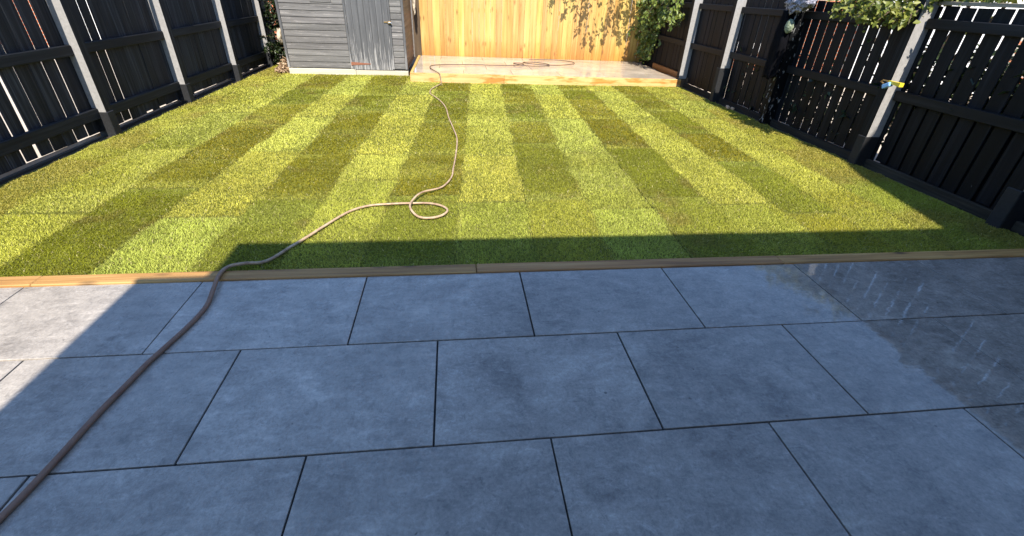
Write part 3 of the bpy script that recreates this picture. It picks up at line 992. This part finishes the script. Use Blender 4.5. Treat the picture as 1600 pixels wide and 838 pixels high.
# ------------------------------------------------------------------ foliage
def leaf_cloud(name, centers, normals, size, tones, mat, parent, droop=0.3, aspect=0.62):
    """folded pointed leaves, 6 vertices / 4 triangles each"""
    n = len(centers)
    c = np.asarray(centers, float)
    nr = np.asarray(normals, float) + rng.normal(0, 0.55, (n, 3))
    nr /= np.linalg.norm(nr, axis=1, keepdims=True)
    ax = rng.normal(0, 1, (n, 3)) + np.array([0, 0, -droop * 3])
    ax -= (ax * nr).sum(1, keepdims=True) * nr
    ax /= np.linalg.norm(ax, axis=1, keepdims=True)
    sd_ = np.cross(nr, ax)
    s = (np.asarray(size) * (0.45 + 1.0 * rng.random(n)))[:, None]
    V = np.empty((n, 6, 3))
    fold = nr * s * 0.13
    V[:, 0] = c
    V[:, 1] = c + ax * s * .38 + sd_ * s * aspect * .5 + fold
    V[:, 2] = c + ax * s * .42 - fold * .3
    V[:, 3] = c + ax * s * .38 - sd_ * s * aspect * .5 + fold
    V[:, 4] = c + ax * s - fold * .6
    V[:, 5] = c + ax * s * .75 + sd_ * s * aspect * .27 + fold * .3
    base = (np.arange(n) * 6)[:, None]
    L = np.concatenate([base + np.array([[0, 1, 2]]), base + np.array([[0, 2, 3]]), base + np.array([[1, 5, 4]]), base + np.array([[1, 4, 2]]), base + np.array([[3, 2, 4]])], 1).ravel()
    st = np.arange(n * 5) * 3
    tn = np.asarray(tones, float)
    K = np.repeat(np.stack([tn, tn, tn], 1), 6, 0)
    o = tone_mesh(name, V.reshape(-1, 3), L, st, K, mat)
    if parent:
        o.parent = parent; o.matrix_parent_inverse = Matrix.Translation(-Vector(parent.location))
    o["kind"] = "stuff"
    return o


def sprays(parent, starts, mat, leaf, n_leaf, name="foliage", stem=0.006, droop=0.3, clump=0.06, tone=(0.5, 0.25), up=(0, 0, 1)):
    """each start is a list of 3d points: a stem tube with leaves spread along it"""
    tb = MB()
    cs, ns, ts = [], [], []
    for pts in starts:
        P = [Vector(p) for p in pts]
        tb.tube(P, [stem * (1 - 0.6 * i / max(1, len(P) - 1)) for i in range(len(P))], 5)
        sh = random.gauss(0, tone[1] * 0.5)
        for _ in range(n_leaf):
            u = random.random() ** 0.8 * (len(P) - 1)
            i = min(int(u), len(P) - 2)
            p = P[i].lerp(P[i + 1], u - i)
            d = Vector((random.gauss(0, 1), random.gauss(0, 1), random.gauss(0, 1)))
            d.normalize()
            p = p + d * clump * random.random()
            cs.append(tuple(p)); ns.append(tuple(Vector(up) + d * 0.7))
            ts.append(min(1, max(0, tone[0] + sh + random.gauss(0, tone[1]))))
    tb.build("stem", M['twig'], parent)["kind"] = "stuff"
    leaf_cloud(name, cs, ns, np.full(len(cs), leaf), ts, mat, parent, droop)


def arc(p0, d, length, sag, n=5):
    p0, d = Vector(p0), Vector(d).normalized()
    return [p0 + d * (length * k / (n - 1)) + Vector((0, 0, -sag * (k / (n - 1)) ** 2)) for k in range(n)]


# ivy filling the far right corner
ivy = empty("ivy", (5.95, 8.7, 0), "green ivy climbing the far right corner where black and golden fences meet", "ivy")
st = []
for _ in range(115):
    z = random.uniform(0.28, 1.95)
    reach = 0.35 + 1.15 * max(0, min(1, (z - 0.25) / 1.0))      # spreads further along the fence higher up
    y = 8.95 - reach * random.random()
    xx = 5.82 - abs(random.gauss(0, 0.07))
    if y > 8.75: xx -= 0.06 * random.random()
    st.append(arc((xx, y, z + 0.12), (random.gauss(-0.2, .22), random.gauss(-.3, .4), random.uniform(-1.0, 0.2)), random.uniform(.12, .30), 0.1))
for _ in range(40):
    st.append(arc((random.uniform(5.6, 5.82), random.uniform(6.9, 8.6), random.uniform(1.15, 1.8)), (random.gauss(-.4, .3), random.gauss(-.3, .4), -0.25), random.uniform(.15, .35), 0.16))
sprays(ivy, st, M['ivy'], 0.070, 26, droop=0.5, clump=0.075, tone=(0.52, 0.26), up=(-0.5, -0.8, 0.6))

# climber spilling over the top of the golden fence (its sprays hang above the picture, their shade falls on the boards)
cl = empty("climber", (4.9, 9.0, 1.9), "leafy climber hanging over the right half of the golden fence", "climber")
st = []
targets = [(3.62, 1.25, .10), (3.9, 1.08, .16), (4.28, .80, .10), (4.45, .66, .14), (4.62, .50, .10), (4.75, .85, .18), (4.95, 1.0, .2), (5.05, .8, .16), (5.2, .95, .2), (5.3, .62, .12),
           (5.42, .85, .16), (5.55, .50, .12), (5.62, .40, .10), (5.72, .62, .16), (5.1, 1.25, .2), (4.6, 1.25, .2), (4.3, 1.22, .2), (4.05, 1.25, .1), (5.5, 1.2, .25), (5.8, 1.1, .25), (5.75, .85, .2), (4.85, .62, .08), (4.4, 1.0, .16), (5.35, 1.1, .2)]
for tx, tz, sp in targets:
    for _ in range(3):
        px_, pz_ = tx + random.gauss(0, sp * .5), tz + random.gauss(0, sp * .6)
        zc = 1.50 + random.random() * 0.35           # height of the tip that throws this patch of shade
        dy = (zc - pz_) / TAN
        tip = Vector((px_ + math.tan(R(SUN_AZ)) * dy, 9.0 - dy, zc))
        root = Vector((tip.x + random.uniform(-.1, .25), 9.05, 1.98))
        pts = [root.lerp(tip, k / 5) + Vector((0, 0, 0.30 * math.sin(math.pi * k / 5))) for k in range(6)]
        st.append([pts[4], pts[5], pts[5] + Vector((random.gauss(0, .03), -0.05, -0.10))])
        if random.random() < 0.34: st.append([pts[0], pts[2], pts[4]])
sprays(cl, st, M['ivy'], 0.075, 11, stem=0.004, droop=0.6, clump=0.05, tone=(0.55, 0.25))

# bush leaning over the right fence
bush = empty("overhanging_bush", (6.3, 2.6, 0), "yellow green bush leaning over the top of the right fence", "bush")
b = MB()
for k in range(6):
    y = 1.7 + 0.32 * k
    b.tube([(6.5, 2.7, 0.0), (6.42, 2.6 + (y - 2.6) * .4, 0.8), (6.2, y, 1.5), (5.85, y + random.uniform(-.1, .1), 1.66)], [0.03, 0.022, 0.014, 0.008], 6)
b.build("branch", M['twig'], bush)
st = []
for _ in range(90):
    y = random.uniform(1.9, 3.05)
    k = math.exp(-((y - 2.42) / 0.36) ** 2)
    z = 1.47 - 0.10 * k + abs(random.gauss(0.0, 0.14))
    xx = 5.80 - random.random() * (0.06 + 0.24 * k)
    st.append(arc((xx + 0.1, y, z + 0.05), (random.gauss(-.7, .3), random.gauss(0, .5), random.uniform(-.35, .15)), random.uniform(.10, .22), 0.05, 4))
for _ in range(30):
    y = random.gauss(2.42, 0.18)
    st.append(arc((5.70 - random.random() * .14, y, 1.41 + random.random() * 0.08), (random.gauss(-.4, .3), random.gauss(0, .4), -.4), random.uniform(.10, .17), 0.03, 4))
for _ in range(14):
    st.append(arc((5.93, random.uniform(1.35, 1.95), 1.54 + random.random() * .05), (random.gauss(-.6, .3), random.gauss(0, .5), random.uniform(-.2, .1)), random.uniform(.08, .16), 0.03, 4))
for _ in range(60):
    st.append(arc((6.0 + random.random() * .7, random.uniform(2.0, 3.9), random.uniform(1.3, 2.15)), (random.gauss(-.3, .6), random.gauss(0, .6), .2), .28, 0.1, 4))
sprays(bush, st, M['bush'], 0.055, 17, droop=0.25, clump=0.055, tone=(0.55, 0.25), up=(-0.3, -0.5, 0.8))

# dark evergreen behind the shed's left corner
ev = empty("evergreen_shrub", (-1.95, 8.5, 0), "dark evergreen shrub in the gap between left fence and shed", "shrub")
st = []
for _ in range(300):
    st.append(arc((-1.93 + random.uniform(-.24, .26), 8.35 + random.uniform(-.35, .6), random.uniform(0.05, 1.9)), (random.gauss(0, 1), random.gauss(-.4, .6), random.uniform(-.4, .6)), random.uniform(.15, .3), .06, 4))
sprays(ev, st, M['evergreen'], 0.065, 24, droop=0.2, clump=0.07, tone=(0.4, 0.3))

# dead leaves heaped against the shed corner
dl = None
n = 620
u = rng.random(n) ** 0.7
ang = rng.random(n) * 2 * np.pi
cx_, cy_ = -1.74 + 0.15 * u * np.cos(ang), 7.50 + 0.34 * u * np.sin(ang)
cz_ = 0.02 + 0.20 * (1 - u) * np.clip(1.0 - (7.45 - cy_) * 2.2, 0.25, 1) * rng.random(n)
dl = leaf_cloud("dead_leaves", np.stack([cx_, cy_, cz_], 1), np.tile([0, -0.4, 1.0], (n, 1)), np.full(n, 0.05), rng.random(n), M['dry'], None, 0.0)
tag(dl, "heap of dry brown leaves against the left corner of the shed", "leaves")

# crumpled pale sack wedged beside the shed
def crumple(name, c, r, mat, seed, nu=18, nv=12, amp=0.25, parent=None, fr=3.0):
    q = MB()
    for j in range(nv + 1):
        th = math.pi * j / nv
        for i in range(nu):
            ph = 2 * math.pi * i / nu
            d = Vector((math.sin(th) * math.cos(ph), math.sin(th) * math.sin(ph), math.cos(th)))
            k = 1 + amp * (mnoise.noise(d * fr + Vector((seed, seed, 0))) + 0.5 * mnoise.noise(d * fr * 2.7 + Vector((0, seed, seed))))
            q.v.append((c[0] + d.x * r[0] * k, c[1] + d.y * r[1] * k, c[2] + d.z * r[2] * k))
    for j in range(nv):
        for i in range(nu):
            i2 = (i + 1) % nu
            q.f.append((j * nu + i, (j + 1) * nu + i, (j + 1) * nu + i2, j * nu + i2)); q.m.append(0)
    return q.build(name, mat, parent, smooth=True)


o = crumple("crumpled_sack", (-1.70, 7.42, 0.58), (0.045, 0.07, 0.12), M['white_sack'], 3.0, 22, 16, 0.5)
tag(o, "crumpled dirty white sack wedged between evergreen shrub and shed", "sack")
o = crumple("pale_rag", (0.67, 8.55, 1.22), (0.035, 0.04, 0.28), M['white_sack'], 8.0, 14, 14, 0.45)
tag(o, "pale rag hanging beside the rear right edge of the shed", "rag")

# ------------------------------------------------------------------ hose
hose_xy = [(-0.03, -1.72), (-0.015, -1.53), (0.003, -1.367), (0.013, -1.298), (0.02, -1.219), (0.026, -1.136), (0.032, -1.03), (0.04, -0.921), (0.055, -0.81), (0.069, -0.685),
           (0.094, -0.56), (0.121, -0.42), (0.133, -0.263), (0.112, -0.12), (0.083, 0.024), (0.1, 0.114), (0.173, 0.147), (0.272, 0.209), (0.364, 0.384), (0.434, 0.524),
           (0.518, 0.707), (0.632, 0.922), (0.756, 1.025), (0.922, 1.057), (1.069, 1.065), (1.218, 1.06), (1.319, 1.007), (1.365, 0.92), (1.323, 0.829), (1.23, 0.787),
           (1.143, 0.824), (1.084, 0.93), (1.093, 1.077), (1.159, 1.234), (1.312, 1.401), (1.394, 1.633), (1.411, 1.856), (1.439, 2.284), (1.457, 2.868), (1.415, 3.34),
           (1.359, 3.855), (1.32, 4.376), (1.25, 4.794), (1.145, 5.16), (1.055, 5.456), (1.072, 5.839), (1.201, 6.268)]
HR = 0.0105
hp = []
for i, (x, y) in enumerate(hose_xy):
    z = HR + 0.001 if y < -0.2 else HR + 0.002
    if -0.2 <= y < 0.0: z = HR + 0.012
    if 0.0 <= y < 0.16: z = HR + 0.014
    if y >= 0.16: z = 0.0
    if 31 <= i <= 33: z = 0.012 + HR
    hp.append((x, y, z))
hp += [(1.215, 6.40, 0.02), (1.19, 6.50, 0.13), (1.132, 6.58, 0.152), (0.998, 7.093, 0.147), (1.047, 7.40, 0.147), (1.368, 7.564, 0.145), (1.931, 7.649, 0.142), (2.316, 7.618, 0.14), (2.66, 7.67, 0.14),
       (2.88, 7.84, 0.14), (2.84, 8.02, 0.14), (2.70, 8.02, 0.14), (2.72, 7.80, 0.15), (3.0, 7.62, 0.142), (3.35, 7.72, 0.137), (3.43, 7.95, 0.137), (3.22, 8.18, 0.138), (2.95, 8.18, 0.14), (2.92, 7.98, 0.15),
       (3.2, 7.80, 0.15), (3.6, 7.85, 0.137), (3.98, 8.10, 0.135), (4.06, 8.38, 0.135), (3.85, 8.62, 0.136), (3.45, 8.68, 0.138), (3.1, 8.58, 0.14)]


def catmull(P, n=6):
    out = []
    for i in range(len(P) - 1):
        p0, p1, p2, p3 = (Vector(P[max(i - 1, 0)]), Vector(P[i]), Vector(P[i + 1]), Vector(P[min(i + 2, len(P) - 1)]))
        for k in range(n):
            t = k / n
            out.append(0.5 * ((2 * p1) + (-p0 + p2) * t + (2 * p0 - 5 * p1 + 4 * p2 - p3) * t * t + (-p0 + 3 * p1 - 3 * p2 + p3) * t ** 3))
    out.append(Vector(P[-1]))
    return out


cm = catmull(hp)
b = MB(); b.tube(cm, [HR + 0.0010 if p.y < 0.1 else HR - 0.0030 * min(1, p.y / 1.5) for p in cm], 10)
o = b.build("garden_hose", M['hose'], None, smooth=True)
tag(o, "brown garden hose running from the patio across the lawn to the raised patio", "hose")

# ------------------------------------------------------------------ things on the right fence
# black cloth hanging from the flecked post
q = MB()
nu, nv = 22, 26
for j in range(nv + 1):
    k = j / nv
    z = 1.36 - 0.78 * k
    yc = 3.84 - 0.03 * k
    hw = 0.055 + 0.075 * math.sin(min(1, k * 1.5) * math.pi * 0.62) - 0.045 * max(0, k - .7) * 2
    for i in range(nu):
        a = 2 * math.pi * i / nu
        rip = 1 + 0.22 * math.sin(5 * a + 3 * k) * (0.3 + k) + 0.15 * mnoise.noise(Vector((math.cos(a) * 2, math.sin(a) * 2, k * 5)))
        jag = 0.05 * mnoise.noise(Vector((a * 1.3, 0, 3.3))) if j == nv else 0
        q.v.append((5.66 + math.cos(a) * 0.05 * rip, yc + math.sin(a) * hw * rip, z + jag))
for j in range(nv):
    for i in range(nu):
        i2 = (i + 1) % nu
        q.f.append((j * nu + i, j * nu + i2, (j + 1) * nu + i2, (j + 1) * nu + i)); q.m.append(0)
q.f.append(tuple(range(nu))[::-1]); q.m.append(0)
q.f.append(tuple(nv * nu + i for i in range(nu))); q.m.append(0)
tag(q.build("black_cloth", M['black_cloth'], None, True), "long black cloth hanging beside the flecked fence post", "cloth")
o = crumple("patterned_cloth", (5.68, 3.66, 1.46), (0.065, 0.19, 0.10), M['patterned'], 5.0, 36, 26, 0.85, fr=2.4)
tag(o, "crumpled black and white patterned cloth draped over the fence post top", "cloth")
o = crumple("green_cap", (5.645, 3.70, 1.19), (0.045, 0.062, 0.08), M['greencloth'], 2.0, 18, 12, 0.12)
tag(o, "mottled pale green cap hanging under the patterned cloth on the post", "cap")
# spring clamp
cp = empty("spring_clamp", (5.675, 1.93, 0.81), "small yellow and blue plastic clamp gripping a pale fence post", "clamp")
q = MB()
q.v += [(5.670, 1.985, .835), (5.670, 1.985, .815), (5.655, 1.83, .800), (5.655, 1.83, .836), (5.700, 1.985, .835), (5.700, 1.985, .815), (5.700, 1.83, .800), (5.700, 1.83, .836)]
q.f += [(0, 1, 2, 3), (7, 6, 5, 4), (0, 4, 5, 1), (1, 5, 6, 2), (2, 6, 7, 3), (3, 7, 4, 0)]; q.m += [0] * 6
q.build("handle", M['yellow'], cp)["label"] = "yellow handle"
def xr(p):
    d = Vector(p) - Vector((5.665, 1.975, .795)); d.rotate(Matrix.Rotation(R(-28), 3, 'X')); return Vector((5.665, 1.975, .795)) + d
q = MB(); q.cbox(5.647, 5.693, 1.935, 2.02, .772, .812, 0.006, xf=xr)
q.build("jaw", M['blue'], cp)["label"] = "light blue jaw"
q = MB(); q.tube([(5.665, 1.985, .83), (5.655, 2.03, .832), (5.665, 2.06, .815), (5.675, 2.03, .80)], 0.007, 7)
q.build("spring", M['brass'], cp)
# wood offcut on the grass by the fence
q = MB()
q.cbox(5.655, 5.70, 4.60, 4.72, -0.012, 0.022, 0.005, xf=lambda p: (p[0] + (p[1] - 4.6) * .35, p[1], p[2]))
q.cbox(5.71, 5.74, 4.53, 4.60, -0.012, 0.02, 0.004)
tag(q.build("wood_offcut", M['woodchip']), "small broken pale wood scrap on the grass by the right fence", "wood scrap")

# ------------------------------------------------------------------ beyond the fences
# house behind the camera: throws the shade over the patio
FY = -3.0
zs = lambda y: (y - FY) * TAN
hs_ = empty("house", (2.5, -5, 0), "pale rendered house standing behind the patio", "house")
q = MB(); q.box(-0.296, 5.95, FY - 4, FY, -0.15, zs(0.05)); q.build("wall", M['render'], hs_)
q = MB(); q.box(0.077, 5.30, FY - 4, FY, zs(0.05) + 0.001, zs(0.465)); q.build("shade_step", M['render'], hs_)  # unseen upper step, outline shaped to throw the notched edge of shade
q = MB()
pr_ = [(5.301, zs(0.06)), (5.301, zs(0.465)), (5.57, zs(1.62)), (5.90, zs(2.40)), (5.95, zs(2.40)), (5.95, zs(0.06))]  # unseen steep slope, added to throw the slanting shade by the right fence
n = len(pr_)
q.v = [(x, FY, z) for x, z in pr_] + [(x, FY - 4, z) for x, z in pr_]
q.f = [tuple(range(n))[::-1], tuple(range(n, 2 * n))] + [(i, (i + 1) % n, n + (i + 1) % n, n + i) for i in range(n)]; q.m = [0] * (n + 2)
q.build("shade_slope", M['slate'], hs_)
dr = MB(); dr.cbox(1.2, 3.6, FY + 0.001, FY + 0.03, 0.0, 2.1, 0.004); d_ = dr.build("patio_door", M['white_paint'], hs_)
for x0 in (1.28, 2.44):
    g_ = MB(); g_.box(x0, x0 + 1.08, FY + 0.031, FY + 0.034, 0.1, 2.0); g_.build("pane", M['glass'], d_)

# right neighbour: brick house turned towards the sun, its white windows and doors; low shrubs and a planter against the fence
nh = empty("brick_house", (12.0, 6.0, 0), "orange red brick house glimpsed through the slits of the right fence", "house")
nh.rotation_euler = (0, 0, R(-38))
q = MB(); q.box(-14, 12, 0, 5, -0.1, 3.2); o = q.build("wall", M['brick'])
o.parent = nh
for x0, x1, z0, z1 in ((-12.6, -11.4, 0.0, 2.1), (-10.6, -8.6, 0.5, 2.2), (-7.6, -6.6, 0.0, 2.1), (-5.8, -3.6, 0.4, 2.2), (-2.6, -0.2, 0.0, 2.2), (0.8, 3.0, 0.4, 2.2), (4.0, 5.0, 0.0, 2.1), (6.2, 9.0, 0.5, 2.2)):
    q = MB(); q.cbox(x0, x1, -0.07, -0.001, z0, z1, 0.01); w_ = q.build("window" if z0 > 0.2 else "door", M['white_paint']); w_.parent = nh
    if z0 > 0.2:
        for s in (0, 1):
            xm = x0 + (x1 - x0) * (0.08 + 0.46 * s)
            g_ = MB(); g_.box(xm, xm + (x1 - x0) * .38, -0.08, -0.071, z0 + .2, z1 - .2); p_ = g_.build("pane", M['glass']); p_.parent = w_
q = MB(); q.box(-14.2, 12.2, -0.2, 5.2, 3.201, 3.4); o = q.build("roof", M['slate']); o.parent = nh
q = MB(); q.cbox(5.93, 6.35, -2.9, 1.93, -0.1, 0.67, 0.01)
tag(q.build("timber_planter", M['black_block']), "dark timber planter behind the nearest bay of the right fence", "planter")
for k, (yy, lab) in enumerate(((0.4, "low dark shrub behind the nearest bay of the right fence"), (1.6, "low dark shrub behind the clamp's fence bay"), (2.9, "low dark shrub behind the right fence under the overhanging bush"), (4.4, "low dark shrub behind the right fence beyond the hanging cloth"))):
    s_ = empty("low_shrub", (6.15, yy, 0), lab, "shrub", "low shrubs behind the right fence")
    st = [arc((6.08 + random.gauss(0, .07), yy + random.uniform(-.65, .65), random.uniform(0.05, 0.55) if yy > 2 else random.uniform(0.6, 1.1)), (random.gauss(0, 1), random.gauss(0, 1), .5), .2, .05, 4) for _ in range(85)]
    st += [arc((6.05 + random.gauss(0, .06), yy + random.uniform(-.65, .65), random.uniform(0.6, 1.35)), (random.gauss(0, 1), random.gauss(0, 1), .5), .2, .05, 4) for _ in range(9)]
    sprays(s_, st, M['evergreen'], 0.075, 16, clump=0.09, tone=(0.45, 0.3))

# left neighbour: red brick wall facing the sun, white gate, hedge
nw = empty("brick_wall", (-7, 10.2, 0), "red brick garden wall with a white gate seen through slits of the left fence", "wall")
q = MB(); q.box(-16, -2.6, 10.2, 10.42, -0.1, 1.9); q.build("wall", M['brick'], nw)
for x0 in (-9.4, -6.9, -5.2): 
    q = MB(); q.cbox(x0, x0 + 0.8, 10.14, 10.197, 0.0, 1.8, 0.01); q.build("gate", M['white_paint'], nw)
hd = empty("hedge", (-7.6, 3.4, 0), "green hedge seen through slits at the near end of the left fence", "hedge")
st = [arc((-7.6 + random.gauss(0, .2), random.uniform(2.0, 5.2), random.uniform(0.1, 1.7)), (random.gauss(0, 1), random.gauss(0, 1), .4), .3, .05, 4) for _ in range(130)]
sprays(hd, st, M['bush'], 0.12, 14, clump=0.12, tone=(0.35, 0.25))
